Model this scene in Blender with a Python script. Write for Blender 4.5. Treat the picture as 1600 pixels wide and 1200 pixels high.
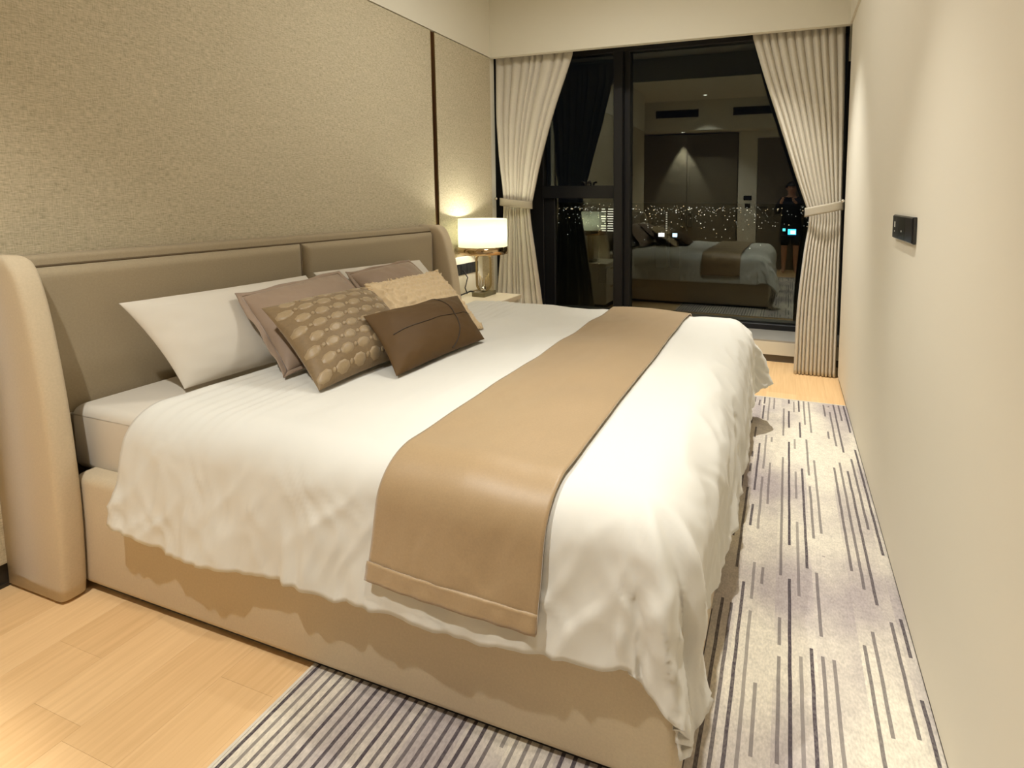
import bpy, bmesh, math, random
from mathutils import Vector, Matrix, noise
from math import sin, cos, pi, sqrt, exp

for o in list(bpy.data.objects):
    bpy.data.objects.remove(o, do_unlink=True)
C = bpy.context.scene.collection
random.seed(7)

# ------------------------------------------------------------------ camera
cam = bpy.data.cameras.new('camera')
cam.sensor_fit = 'HORIZONTAL'; cam.sensor_width = 36.0
cam.lens = 36.0 * 813.9043 / 1600.0
cam.shift_x = (800.0 - 964.13) / 1600.0
cam.shift_y = (385.33 - 600.0) / 1600.0
cam.clip_start = 0.02; cam.clip_end = 60000
co = bpy.data.objects.new('camera', cam); C.objects.link(co)
_r = Vector((0.950493, 0.310736, 0.002308)); _u = Vector((-0.030465, 0.085789, 0.995847)); _f = Vector((-0.309248, 0.946617, -0.091008))
m = Matrix.Identity(4)
for i in range(3):
    m[i][0] = _r[i]; m[i][1] = _u[i]; m[i][2] = -_f[i]
m[0][3], m[1][3], m[2][3] = 0.0, 0.0, 1.3
co.matrix_world = m
bpy.context.scene.camera = co

# ------------------------------------------------------------------ world, exposure, lights
w = bpy.data.worlds.new('night'); bpy.context.scene.world = w; w.use_nodes = True
w.node_tree.nodes['Background'].inputs[0].default_value = (0.0012, 0.0014, 0.0022, 1)
w.node_tree.nodes['Background'].inputs[1].default_value = 1.0
vs = bpy.context.scene.view_settings
vs.view_transform = 'Standard'; vs.look = 'None'; vs.gamma = 1.0; vs.use_curve_mapping = False
vs.exposure = 0.1

WARM = (1.0, 0.985, 0.925)
ZC = 3.10                                            # ceiling height
# recessed ceiling downlights: x, y, z, watts, cone (deg), blend, where
DOWN = [
    (-0.14, 3.50, ZC, 290, 60, 1.0, 'over the aisle near the window'),
    (-0.20, 1.58, ZC, 175, 56, 1.0, 'over the aisle beside the switch'),
    (-1.42, 0.08, ZC, 180, 94, 0.75, 'over the near side of the bed'),
    (-1.93, -0.58, 2.56, 260, 56, 0.35, 'in front of the wardrobe'),
    (-0.25, 0.45, ZC, 60, 100, 0.9, 'over the entrance by the door'),
]
FILL_W = 21                                          # watts of the added fill light over the bed

# ------------------------------------------------------------------ helpers
def lin(r, g, b):
    f = lambda c: (c/255/12.92) if c/255 <= 0.04045 else ((c/255+0.055)/1.055)**2.4
    return (f(r), f(g), f(b), 1.0)

MATS = {}
def mat(name, col, rough=0.6, metal=0.0, var=None, bump=None, stretch=None, spec=0.5, sheen=0.0, coat=0.0):
    """principled material; var=(scale, amount) colour mottling, bump=(scale, strength, distance), stretch = xyz scale"""
    if name in MATS: return MATS[name]
    M = bpy.data.materials.new(name); M.use_nodes = True
    nt = M.node_tree; b = nt.nodes['Principled BSDF']
    b.inputs['Base Color'].default_value = col if len(col) == 4 else (*col, 1)
    b.inputs['Roughness'].default_value = rough; b.inputs['Metallic'].default_value = metal
    b.inputs['Specular IOR Level'].default_value = spec
    if sheen: b.inputs['Sheen Weight'].default_value = sheen
    if coat: b.inputs['Coat Weight'].default_value = coat
    if var or bump:
        tc = nt.nodes.new('ShaderNodeTexCoord'); mp = nt.nodes.new('ShaderNodeMapping')
        nt.links.new(tc.outputs['Object'], mp.inputs[0])
        if stretch: mp.inputs['Scale'].default_value = stretch
    if var:
        n = nt.nodes.new('ShaderNodeTexNoise'); n.inputs['Scale'].default_value = var[0]; n.inputs['Detail'].default_value = 4
        nt.links.new(mp.outputs[0], n.inputs['Vector'])
        mx = nt.nodes.new('ShaderNodeMix'); mx.data_type = 'RGBA'
        c = b.inputs['Base Color'].default_value
        mx.inputs['A'].default_value = (c[0]*(1-var[1]), c[1]*(1-var[1]), c[2]*(1-var[1]), 1)
        mx.inputs['B'].default_value = (min(1, c[0]*(1+var[1])), min(1, c[1]*(1+var[1])), min(1, c[2]*(1+var[1])), 1)
        nt.links.new(n.outputs['Fac'], mx.inputs['Factor']); nt.links.new(mx.outputs['Result'], b.inputs['Base Color'])
    if bump:
        n2 = nt.nodes.new('ShaderNodeTexNoise'); n2.inputs['Scale'].default_value = bump[0]; n2.inputs['Detail'].default_value = 3
        nt.links.new(mp.outputs[0], n2.inputs['Vector'])
        bp = nt.nodes.new('ShaderNodeBump'); bp.inputs['Strength'].default_value = bump[1]; bp.inputs['Distance'].default_value = bump[2]
        nt.links.new(n2.outputs['Fac'], bp.inputs['Height']); nt.links.new(bp.outputs[0], b.inputs['Normal'])
    MATS[name] = M
    return M

def emis(name, col, strength):
    if name in MATS: return MATS[name]
    M = bpy.data.materials.new(name); M.use_nodes = True; nt = M.node_tree; nt.nodes.clear()
    e = nt.nodes.new('ShaderNodeEmission'); o = nt.nodes.new('ShaderNodeOutputMaterial')
    e.inputs[0].default_value = (*col[:3], 1); e.inputs[1].default_value = strength
    nt.links.new(e.outputs[0], o.inputs[0]); MATS[name] = M
    return M

BASE = {}                                             # world position of an object's origin
def tag(o, label=None, cat=None, group=None, kind=None):
    if label: o['label'] = label
    if cat: o['category'] = cat
    if group: o['group'] = group
    if kind: o['kind'] = kind
    return o
def empty(name, loc, label=None, cat=None, group=None, kind=None):
    o = bpy.data.objects.new(name, None); C.objects.link(o); o.location = loc; o.empty_display_size = 0.1
    BASE[o] = Vector(loc)
    return tag(o, label, cat, group, kind)
def link(name, me, mt, parent=None, loc=None, smooth=False):
    """me holds world coordinates; the object's origin goes to loc (or to its parent's origin)"""
    if mt is not None and not me.materials: me.materials.append(mt)
    o = bpy.data.objects.new(name, me); C.objects.link(o)
    if parent is not None:
        base = BASE[parent]; o.parent = parent
    else:
        if loc is None:
            xs = [v.co for v in me.vertices]
            loc = (sum(v.x for v in xs)/len(xs), sum(v.y for v in xs)/len(xs), min(v.z for v in xs))
        base = Vector(loc); o.location = base
    me.transform(Matrix.Translation(-base)); BASE[o] = base
    if smooth:
        for p in me.polygons: p.use_smooth = True
    return o
def from_bm(name, bm, mt, parent=None, smooth=False, loc=None):
    me = bpy.data.meshes.new(name); bmesh.ops.recalc_face_normals(bm, faces=bm.faces[:]); bm.to_mesh(me); bm.free()
    return link(name, me, mt, parent, loc, smooth)
def add_box(bm, x0, x1, y0, y1, z0, z1, bev=0.0, seg=2):
    r = bmesh.ops.create_cube(bm, size=1.0)
    vs_ = r['verts']
    for v in vs_:
        v.co = Vector(((x0+x1)/2 + v.co.x*(x1-x0), (y0+y1)/2 + v.co.y*(y1-y0), (z0+z1)/2 + v.co.z*(z1-z0)))
    if bev > 0:
        es = list({e for v in vs_ for e in v.link_edges})
        bmesh.ops.bevel(bm, geom=es, offset=bev, segments=seg, profile=0.5, affect='EDGES')
def box(name, x0, x1, y0, y1, z0, z1, mt, parent=None, bev=0.0, seg=2, smooth=False, loc=None):
    bm = bmesh.new(); add_box(bm, x0, x1, y0, y1, z0, z1, bev, seg)
    return from_bm(name, bm, mt, parent, smooth, loc)
def boxes(name, lst, mt, parent=None, loc=None):
    bm = bmesh.new()
    for b in lst: add_box(bm, *b)
    return from_bm(name, bm, mt, parent, False, loc)
def add_tube(bm, pts, r, n=8, closed=False, flat=None):
    """tube along pts; r number or list"""
    P = [Vector(p) for p in pts]; N = len(P); rings = []
    up0 = None
    for i in range(N):
        a = P[(i-1) % N] if (closed or i > 0) else P[i]
        b = P[(i+1) % N] if (closed or i < N-1) else P[i]
        t = (b-a).normalized()
        up = Vector((0, 0, 1)) if abs(t.z) < 0.95 else Vector((1, 0, 0))
        if up0 is not None:
            up = up0
        s = t.cross(up)
        if s.length < 1e-4: s = t.cross(Vector((1, 0.3, 0)))
        s.normalize(); q = s.cross(t).normalized(); up0 = q
        rr = r[i] if isinstance(r, (list, tuple)) else r
        rings.append([bm.verts.new(P[i] + s*rr*cos(2*pi*k/n) + q*rr*sin(2*pi*k/n)) for k in range(n)])
    for i in range(N if closed else N-1):
        A, B = rings[i], rings[(i+1) % N]
        for k in range(n): bm.faces.new((A[k], A[(k+1) % n], B[(k+1) % n], B[k]))
    if not closed:
        bm.faces.new(rings[0][::-1]); bm.faces.new(rings[-1])
def tube(name, pts, r, mt, parent=None, n=8, closed=False):
    bm = bmesh.new(); add_tube(bm, pts, r, n, closed); return from_bm(name, bm, mt, parent, True)
def grid(name, f, nu, nv, mt, parent=None, smooth=True, uv=True, closed_u=False, loc=None):
    """surface f(u,v), u,v in 0..1"""
    vs_, fs = [], []
    for j in range(nv+1):
        for i in range(nu+1 if not closed_u else nu):
            vs_.append(f(i/nu, j/nv))
    W = nu+1 if not closed_u else nu
    uvs = []
    for j in range(nv):
        for i in range(nu):
            i2 = (i+1) % W if closed_u else i+1
            fs.append((j*W+i, j*W+i2, (j+1)*W+i2, (j+1)*W+i))
            uvs += [(i/nu, j/nv), ((i+1)/nu, j/nv), ((i+1)/nu, (j+1)/nv), (i/nu, (j+1)/nv)]
    me = bpy.data.meshes.new(name); me.from_pydata([tuple(v) for v in vs_], [], fs); me.update()
    if uv:
        L = me.uv_layers.new(name='UVMap')
        for k, t in enumerate(uvs): L.data[k].uv = t
    return link(name, me, mt, parent, loc, smooth)
def lathe(name, prof, c, mt, parent=None, n=40):
    """prof: list of (r, z); about vertical axis through c=(x,y)"""
    bm = bmesh.new(); rings = []
    for r, z in prof:
        rings.append([bm.verts.new((c[0]+r*cos(2*pi*k/n), c[1]+r*sin(2*pi*k/n), z)) for k in range(n)])
    for a, b in zip(rings, rings[1:]):
        for k in range(n): bm.faces.new((a[k], a[(k+1) % n], b[(k+1) % n], b[k]))
    return from_bm(name, bm, mt, parent, True)
def nz(x, y, z=0.0): return noise.noise(Vector((x, y, z)))
def sstep(a, b, x):
    t = max(0.0, min(1.0, (x-a)/(b-a))); return t*t*(3-2*t)
def lerp(tab, z):
    """smooth curve through (key, value) pairs"""
    tab = sorted(tab); n = len(tab)
    if z <= tab[0][0]: return tab[0][1]
    if z >= tab[-1][0]: return tab[-1][1]
    sl = lambda i, j: (tab[j][1]-tab[i][1])/(tab[j][0]-tab[i][0])
    for i in range(n-1):
        (a, p), (b, q) = tab[i], tab[i+1]
        if z <= b:
            h = b-a; t = (z-a)/h
            m0 = sl(max(0, i-1), i+1) if i > 0 else sl(0, 1)
            m1 = sl(i, min(n-1, i+2)) if i+2 < n else sl(i, i+1)
            t2, t3 = t*t, t*t*t
            return p*(2*t3-3*t2+1)+h*m0*(t3-2*t2+t)+q*(3*t2-2*t3)+h*m1*(t3-t2)

# ------------------------------------------------------------------ materials
PLASTER = mat('plaster', lin(226, 220, 202), 0.85, var=(3, 0.015))
WALLPAINT = mat('right_wall_paint', lin(234, 227, 210), 0.7, var=(2, 0.02), spec=0.3)
DARKMETAL = mat('window_aluminium', lin(38, 38, 40), 0.45, metal=0.3)
BRONZE = mat('bronze_strip', lin(88, 58, 34), 0.35, metal=0.8)
SKIRT = mat('dark_skirting', lin(52, 44, 34), 0.5)
TAUPE_SKIRT = mat('taupe_skirting', lin(96, 86, 74), 0.5)
STONE = mat('sill_stone', lin(165, 160, 150), 0.35, var=(9, 0.08))
UPH = mat('upholstery_beige', lin(202, 185, 156), 0.75, var=(160, 0.10), bump=(500, 0.25, 0.002), sheen=0.15, spec=0.25)
UPH2 = mat('upholstery_headboard', lin(164, 149, 122), 0.75, var=(160, 0.12), bump=(500, 0.25, 0.002), sheen=0.15, spec=0.25)
SEAM = mat('upholstery_seam', lin(104, 88, 64), 0.8)
BLACK = mat('black_plinth', lin(22, 18, 15), 0.6)
LINEN = mat('white_cotton', lin(215, 212, 203), 0.8, bump=(900, 0.12, 0.001), sheen=0.1, spec=0.2)
LINEN2 = mat('white_pillow_cotton', lin(210, 202, 188), 0.8, bump=(900, 0.12, 0.001), sheen=0.1, spec=0.2)
RUNNER = mat('tan_runner', lin(160, 134, 98), 0.42, var=(220, 0.12), bump=(700, 0.2, 0.001), sheen=0.4, spec=0.45, stretch=(1, 1, 1))
TAUPE = mat('mauve_taupe_satin', lin(152, 130, 110), 0.55, var=(60, 0.06), sheen=0.3, spec=0.3)
PATB = mat('patterned_brown', lin(122, 100, 68), 0.55, var=(90, 0.2), sheen=0.3, spec=0.3)
PATG = mat('patterned_gold', lin(150, 128, 94), 0.45, var=(120, 0.15), sheen=0.3)
CREAM = mat('cream_tufted', lin(212, 188, 150), 0.8, var=(80, 0.1), sheen=0.2)
DKBROWN = mat('dark_brown_satin', lin(90, 67, 38), 0.6, var=(40, 0.05), sheen=0.05, spec=0.2)
DKSEAM = mat('dark_brown_seam', lin(52, 38, 22), 0.6)
TIE = mat('tie_back_linen', lin(178, 168, 148), 0.8, var=(240, 0.1), bump=(500, 0.2, 0.001), sheen=0.15, spec=0.2)
CURT = mat('curtain_linen', lin(212, 204, 187), 0.8, var=(240, 0.1), bump=(500, 0.2, 0.001), stretch=(1, 1, 0.4), sheen=0.15, spec=0.2)
WHITELAC = mat('white_lacquer', lin(232, 226, 210), 0.3, spec=0.5)
BRASS = mat('lamp_brass', lin(178, 160, 118), 0.28, metal=0.9)
LAMPBASE = mat('lamp_base_olive', lin(112, 104, 74), 0.3, var=(30, 0.15), spec=0.6)
GOLDBAND = mat('lamp_gold_band', lin(205, 178, 140), 0.12, metal=1.0)
GLOSSBLACK = mat('gloss_black', lin(34, 34, 36), 0.12, spec=0.6)
CHROME = mat('chrome', lin(215, 212, 205), 0.1, metal=1.0)
CABLE = mat('black_cable', lin(20, 20, 20), 0.5)
WARDROBE = mat('wardrobe_veneer', lin(112, 102, 82), 0.55, var=(4, 0.06), stretch=(6, 6, 0.6))
DOORM = mat('door_veneer', lin(120, 110, 92), 0.55, var=(4, 0.05), stretch=(6, 6, 0.6))

def fabric_wall():
    M = bpy.data.materials.new('woven_wall_fabric'); M.use_nodes = True; nt = M.node_tree; b = nt.nodes['Principled BSDF']
    b.inputs['Roughness'].default_value = 0.85; b.inputs['Specular IOR Level'].default_value = 0.2
    tc = nt.nodes.new('ShaderNodeTexCoord')
    outs = []
    for sc in ((1, 46, 330), (1, 300, 44), (1, 6, 70)):
        mp = nt.nodes.new('ShaderNodeMapping'); mp.inputs['Scale'].default_value = sc
        n = nt.nodes.new('ShaderNodeTexNoise'); n.inputs['Scale'].default_value = 1.0; n.inputs['Detail'].default_value = 2
        nt.links.new(tc.outputs['Object'], mp.inputs[0]); nt.links.new(mp.outputs[0], n.inputs['Vector']); outs.append(n.outputs['Fac'])
    def mth(op, a, c):
        q = nt.nodes.new('ShaderNodeMath'); q.operation = op
        nt.links.new(a, q.inputs[0])
        if isinstance(c, float): q.inputs[1].default_value = c
        else: nt.links.new(c, q.inputs[1])
        return q.outputs[0]
    s = mth('ADD', mth('MULTIPLY', outs[0], 0.55), mth('ADD', mth('MULTIPLY', outs[1], 0.33), mth('MULTIPLY', outs[2], 0.12)))
    cr = nt.nodes.new('ShaderNodeValToRGB'); nt.links.new(s, cr.inputs[0])
    cr.color_ramp.elements[0].position = 0.34; cr.color_ramp.elements[0].color = lin(166, 156, 130)
    cr.color_ramp.elements[1].position = 0.66; cr.color_ramp.elements[1].color = lin(216, 203, 178)
    e = cr.color_ramp.elements.new(0.5); e.color = lin(196, 185, 158)
    nt.links.new(cr.outputs[0], b.inputs['Base Color'])
    bp = nt.nodes.new('ShaderNodeBump'); bp.inputs['Strength'].default_value = 0.3; bp.inputs['Distance'].default_value = 0.002
    nt.links.new(s, bp.inputs['Height']); nt.links.new(bp.outputs[0], b.inputs['Normal'])
    return M
FABRIC = fabric_wall()

def wood():
    M = bpy.data.materials.new('oak_floor'); M.use_nodes = True; nt = M.node_tree; b = nt.nodes['Principled BSDF']
    b.inputs['Roughness'].default_value = 0.42; b.inputs['Specular IOR Level'].default_value = 0.35
    tc = nt.nodes.new('ShaderNodeTexCoord'); mp = nt.nodes.new('ShaderNodeMapping'); mp.inputs['Scale'].default_value = (60, 3, 1)
    oi = nt.nodes.new('ShaderNodeObjectInfo')
    n = nt.nodes.new('ShaderNodeTexNoise'); n.inputs['Scale'].default_value = 1.0; n.inputs['Detail'].default_value = 5; n.inputs['Distortion'].default_value = 0.6
    nt.links.new(tc.outputs['Object'], mp.inputs[0]); nt.links.new(mp.outputs[0], n.inputs['Vector'])
    cmb = nt.nodes.new('ShaderNodeMath'); cmb.operation = 'MULTIPLY_ADD'
    nt.links.new(oi.outputs['Random'], cmb.inputs[0]); cmb.inputs[1].default_value = 0.38
    nt.links.new(n.outputs['Fac'], cmb.inputs[2])
    cr = nt.nodes.new('ShaderNodeValToRGB'); nt.links.new(cmb.outputs[0], cr.inputs[0])
    cr.color_ramp.elements[0].position = 0.3; cr.color_ramp.elements[0].color = lin(222, 182, 130)
    cr.color_ramp.elements[1].position = 1.1; cr.color_ramp.elements[1].color = lin(242, 205, 154)
    nt.links.new(cr.outputs[0], b.inputs['Base Color'])
    return M
WOOD = wood()

def rug_mat():
    """cream and lilac grey pile with thin dark dashes running lengthwise"""
    M = bpy.data.materials.new('striped_rug'); M.use_nodes = True; nt = M.node_tree; b = nt.nodes['Principled BSDF']
    b.inputs['Roughness'].default_value = 0.95; b.inputs['Specular IOR Level'].default_value = 0.1
    tc = nt.nodes.new('ShaderNodeTexCoord'); sx = nt.nodes.new('ShaderNodeSeparateXYZ'); nt.links.new(tc.outputs['Object'], sx.inputs[0])
    def mth(op, a, c=None, d=None):
        q = nt.nodes.new('ShaderNodeMath'); q.operation = op
        for k, v in enumerate((a, c, d)):
            if v is None: continue
            if isinstance(v, (int, float)): q.inputs[k].default_value = float(v)
            else: nt.links.new(v, q.inputs[k])
        return q.outputs[0]
    def comb(x, y, z):
        q = nt.nodes.new('ShaderNodeCombineXYZ')
        for k, v in enumerate((x, y, z)):
            if isinstance(v, (int, float)): q.inputs[k].default_value = float(v)
            else: nt.links.new(v, q.inputs[k])
        return q.outputs[0]
    def noi(vec, sc, det=2):
        q = nt.nodes.new('ShaderNodeTexNoise'); q.inputs['Scale'].default_value = sc; q.inputs['Detail'].default_value = det
        nt.links.new(vec, q.inputs['Vector']); return q.outputs['Fac']
    def wn(v):
        q = nt.nodes.new('ShaderNodeTexWhiteNoise'); q.noise_dimensions = '1D'; nt.links.new(v, q.inputs['W']); return q.outputs['Value']
    X, Y = sx.outputs[0], sx.outputs[1]
    wob = mth('MULTIPLY', mth('SUBTRACT', noi(comb(X, Y, 0), 9, 2), 0.5), 0.004)
    xs = mth('DIVIDE', mth('ADD', X, wob), 0.0295)
    cell = mth('FLOOR', xs); fr = mth('FRACT', xs)
    inside = mth('LESS_THAN', mth('ABSOLUTE', mth('SUBTRACT', fr, 0.5)), 0.165)
    r1 = wn(cell)
    # dashes: rows of stripes along the rug, every lane starting and ending on its own
    r2, r3 = wn(mth('ADD', cell, 41.7)), wn(mth('ADD', cell, 93.1))
    ph = mth('FRACT', mth('DIVIDE', mth('ADD', mth('ADD', Y, -1.62), mth('MULTIPLY', mth('SUBTRACT', r1, 0.5), 0.42)), 1.06))
    row = mth('GREATER_THAN', ph, mth('ADD', 0.16, mth('MULTIPLY', mth('POWER', r2, 1.6), 0.55)))
    seg = noi(comb(mth('MULTIPLY', cell, 3.71), mth('MULTIPLY', Y, 2.6), r1), 1.0, 1)
    row = mth('MULTIPLY', row, mth('GREATER_THAN', seg, 0.40))
    # the part near the bedside is closely striped, the aisle side thins out towards the wall
    left = nt.nodes.new('ShaderNodeMapRange'); nt.links.new(X, left.inputs[0])
    left.inputs[1].default_value = -0.28; left.inputs[2].default_value = -0.34; left.inputs[3].default_value = 0.0; left.inputs[4].default_value = 1.0
    dense = mth('MULTIPLY', left.outputs[0], mth('GREATER_THAN', seg, 0.33))
    sparse = mth('LESS_THAN', r3, 0.74)
    on_ = mth('MAXIMUM', dense, mth('MULTIPLY', row, sparse))
    grain = noi(comb(mth('MULTIPLY', X, 1.0), mth('MULTIPLY', Y, 0.6), 0), 170, 3)
    speck = noi(comb(X, Y, 3.0), 38, 4)
    strength = mth('MULTIPLY', mth('ADD', mth('MULTIPLY', wn(mth('ADD', cell, 17.3)), 0.45), 0.55), mth('ADD', mth('MULTIPLY', grain, 0.8), 0.6))
    mask = mth('MINIMUM', mth('MULTIPLY', mth('MULTIPLY', inside, on_), strength), 1.0)
    # ground: cream to lilac grey in lengthwise blocks
    blk = noi(comb(mth('MULTIPLY', mth('FLOOR', mth('DIVIDE', X, 0.118)), 2.3), mth('MULTIPLY', Y, 1.3), 9.0), 1.0, 2)
    soft = noi(comb(mth('MULTIPLY', X, 2.5), mth('MULTIPLY', Y, 1.6), 2.0), 1.0, 3)
    g = mth('ADD', mth('MULTIPLY', blk, 0.3), mth('MULTIPLY', soft, 0.7))
    lift = nt.nodes.new('ShaderNodeMapRange'); nt.links.new(g, lift.inputs[0])
    lift.inputs[1].default_value = 0.42; lift.inputs[2].default_value = 0.58
    mx = nt.nodes.new('ShaderNodeMix'); mx.data_type = 'RGBA'
    mx.inputs['A'].default_value = lin(180, 169, 166); mx.inputs['B'].default_value = lin(230, 221, 203)
    nt.links.new(lift.outputs[0], mx.inputs['Factor'])
    mg = nt.nodes.new('ShaderNodeMix'); mg.data_type = 'RGBA'; mg.blend_type = 'MULTIPLY'; mg.inputs['Factor'].default_value = 1.0
    gm = nt.nodes.new('ShaderNodeMapRange'); nt.links.new(mth('ADD', mth('MULTIPLY', grain, 0.6), mth('MULTIPLY', speck, 0.4)), gm.inputs[0]); gm.inputs[1].default_value = 0.3; gm.inputs[2].default_value = 0.7; gm.inputs[3].default_value = 0.74; gm.inputs[4].default_value = 1.16
    nt.links.new(mx.outputs['Result'], mg.inputs['A']); nt.links.new(gm.outputs[0], mg.inputs['B'])
    m2 = nt.nodes.new('ShaderNodeMix'); m2.data_type = 'RGBA'; m2.inputs['B'].default_value = lin(84, 76, 80)
    nt.links.new(mg.outputs['Result'], m2.inputs['A']); nt.links.new(mask, m2.inputs['Factor'])
    nt.links.new(m2.outputs['Result'], b.inputs['Base Color'])
    bp = nt.nodes.new('ShaderNodeBump'); bp.inputs['Strength'].default_value = 0.5; bp.inputs['Distance'].default_value = 0.003
    nt.links.new(grain, bp.inputs['Height']); nt.links.new(bp.outputs[0], b.inputs['Normal'])
    return M
RUG = rug_mat()

def glass_mat():
    """coated night-time window glass: mostly clear, mirrors the lit room"""
    M = bpy.data.materials.new('window_glass'); M.use_nodes = True; nt = M.node_tree; nt.nodes.clear()
    t = nt.nodes.new('ShaderNodeBsdfTransparent'); t.inputs[0].default_value = (0.9, 0.93, 0.92, 1)
    g = nt.nodes.new('ShaderNodeBsdfGlossy'); g.inputs['Roughness'].default_value = 0.0; g.inputs[0].default_value = (0.95, 1.0, 0.93, 1)
    lw = nt.nodes.new('ShaderNodeFresnel'); lw.inputs['IOR'].default_value = 1.5
    a = nt.nodes.new('ShaderNodeMath'); a.operation = 'ADD'; a.use_clamp = True; a.inputs[1].default_value = 0.035
    nt.links.new(lw.outputs[0], a.inputs[0])
    mx = nt.nodes.new('ShaderNodeMixShader'); o = nt.nodes.new('ShaderNodeOutputMaterial')
    nt.links.new(a.outputs[0], mx.inputs[0]); nt.links.new(t.outputs[0], mx.inputs[1]); nt.links.new(g.outputs[0], mx.inputs[2])
    nt.links.new(mx.outputs[0], o.inputs[0])
    return M
GLASS = glass_mat()

# ------------------------------------------------------------------ room shell
XL, XR, YW, ZH, YK, YG = -2.447, 0.3816, 3.990, 2.4945, 4.272, 4.66
YBK = -0.75; YBF = -0.36                             # rear wall, face of the bulkhead above it
S = dict(kind='structure')
floor = tag(box('floor', -2.95, 0.55, -1.35, 4.85, -0.12, -0.012, SKIRT, loc=(0, 0, 0)), **S)
# oak planks, lengthwise towards the window
PW = 0.19
k = 0; px = -2.95
while px < 0.55:
    y = -1.35 - random.random()*1.2
    while y < YK:
        L = 1.25 + random.random()*0.5
        a, bb = max(y, -1.35), min(y+L, YK+0.01)
        if bb - a > 0.05:
            bm = bmesh.new(); add_box(bm, px+0.0002, min(px+PW, 0.55)-0.0002, a+0.0002, bb-0.0002, -0.012, 0.0)
            from_bm('plank', bm, WOOD, floor)
        y += L
    px += PW
tag(box('ceiling', -2.95, 0.55, -1.35, YW, ZC, ZC+0.1, PLASTER), **S)
# left wall: plaster body, woven fabric panels with a bronze strip between them
wl = tag(box('wall_left', -2.62, XL-0.022, 0.30, YW+0.10, 0.0, ZC, PLASTER), **S)
box('plaster_band', XL-0.022, XL+0.004, 0.30, YW+0.0, ZH, ZC, PLASTER, wl)
box('wall_panel', XL-0.022, XL, 0.30, 3.213, 0.082, ZH-0.006, FABRIC, wl, bev=0.002, seg=1)
box('wall_panel', XL-0.022, XL, 3.262, YW, 0.082, ZH-0.006, FABRIC, wl, bev=0.002, seg=1)
box('metal_strip', XL-0.022, XL-0.012, 3.213, 3.262, 0.082, ZH-0.006, BRONZE, wl)
boxes('strip_edge', [(XL-0.012, XL-0.001, 3.213, 3.2175, 0.082, ZH-0.006), (XL-0.012, XL-0.001, 3.2575, 3.262, 0.082, ZH-0.006)], BRASS, wl)
tag(boxes('baseboard_left', [(XL-0.021, XL-0.012, 0.30, YW, 0.012, 0.081), (XL-0.021, XL-0.006, 0.30, YW, 0.0, 0.012)], SKIRT), **S)
tag(boxes('wall_rear_left', [(-3.0, -2.85, -1.35, 0.45, 0, ZC), (-2.85, -2.62, 0.30, 0.45, 0, ZC)], PLASTER), **S)
# right wall
tag(box('wall_right', XR, 0.55, YBK-0.6, YW, 0.028, ZC, WALLPAINT), **S)
tag(boxes('baseboard_right', [(XR+0.006, 0.55, YBK, YW, 0.0, 0.028)], TAUPE_SKIRT), **S)
tag(boxes('trim_1', [(XR-0.014, XR, YBK, YW, ZH+0.004, ZH+0.30)], PLASTER), **S)
# curtain bulkhead in front of the window, pocket behind it
tag(box('trim_2', -2.47, XR, YW, YW+0.05, ZH, ZC, PLASTER), **S)
tag(box('ceiling_pocket', -2.70, 0.60, YW+0.05, YG+0.15, 2.72, 2.8, PLASTER), **S)
tag(boxes('wall_pocket_left', [(-2.70, -2.55, YW+0.05, YG+0.1, 0, 2.72)], DARKMETAL), **S)
tag(boxes('wall_pocket_right', [(0.50, 0.62, YW, YG+0.1, 0, 2.72)], DARKMETAL), **S)
tag(boxes('trim_3', [(0.40, 0.50, YW+0.22, YW+0.36, 2.33, 2.72)], PLASTER), **S)
# kick panel and sill under the window
tag(box('trim_4', -2.55, 0.50, YK, YK+0.03, 0.058, 0.163, PLASTER), **S)
tag(box('baseboard_window', -2.55, 0.50, YK+0.012, YK+0.03, 0.0, 0.058, TAUPE_SKIRT), **S)
tag(boxes('trim_5', [(-2.55, 0.50, YK+0.002, YG+0.06, 0.163, 0.176)], STONE), **S)

# window
win = empty('window_1', (-1.0, YG, 0.17), kind='structure')
FY0, FY1 = YG-0.05, YG+0.03
def fr(name, *b, p=win): return box(name, *b, DARKMETAL, p, bev=0.004, seg=1)
fr('bottom_rail', -2.55, 0.50, FY0, FY1, 0.176, 0.225)
fr('top_rail', -2.55, 0.50, FY0, FY1, 2.62, 2.72)
fr('jamb', -2.55, -2.26, FY0, FY1, 0.225, 2.62)
fr('jamb', 0.42, 0.50, FY0, FY1, 0.225, 2.62)
fr('mullion', -1.525, -1.44, YG-0.11, FY1, 0.225, 2.62)
fr('mullion_stop', -1.44, -1.385, FY0, FY1, 0.225, 2.62)
fr('sash_stile', -2.26, -2.15, YG-0.03, FY1, 0.225, 1.305)
fr('transom', -2.26, -1.525, YG-0.07, FY1, 1.305, 1.425)
box('pane', -2.15, -1.525, YG-0.004, YG+0.004, 0.225, 1.305, GLASS, win)
box('pane', -2.26, -1.525, YG-0.004, YG+0.004, 1.425, 2.62, GLASS, win)
box('pane', -1.385, 0.42, YG-0.004, YG+0.004, 0.225, 2.62, GLASS, win)
for sx in (-1, 1):
    tube('latch', [(-1.80+sx*0.012, YG-0.075, 1.426), (-1.80+sx*0.016, YG-0.080, 1.452), (-1.80+sx*0.045, YG-0.082, 1.462)], 0.010, BLACK, win, 8)

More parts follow.
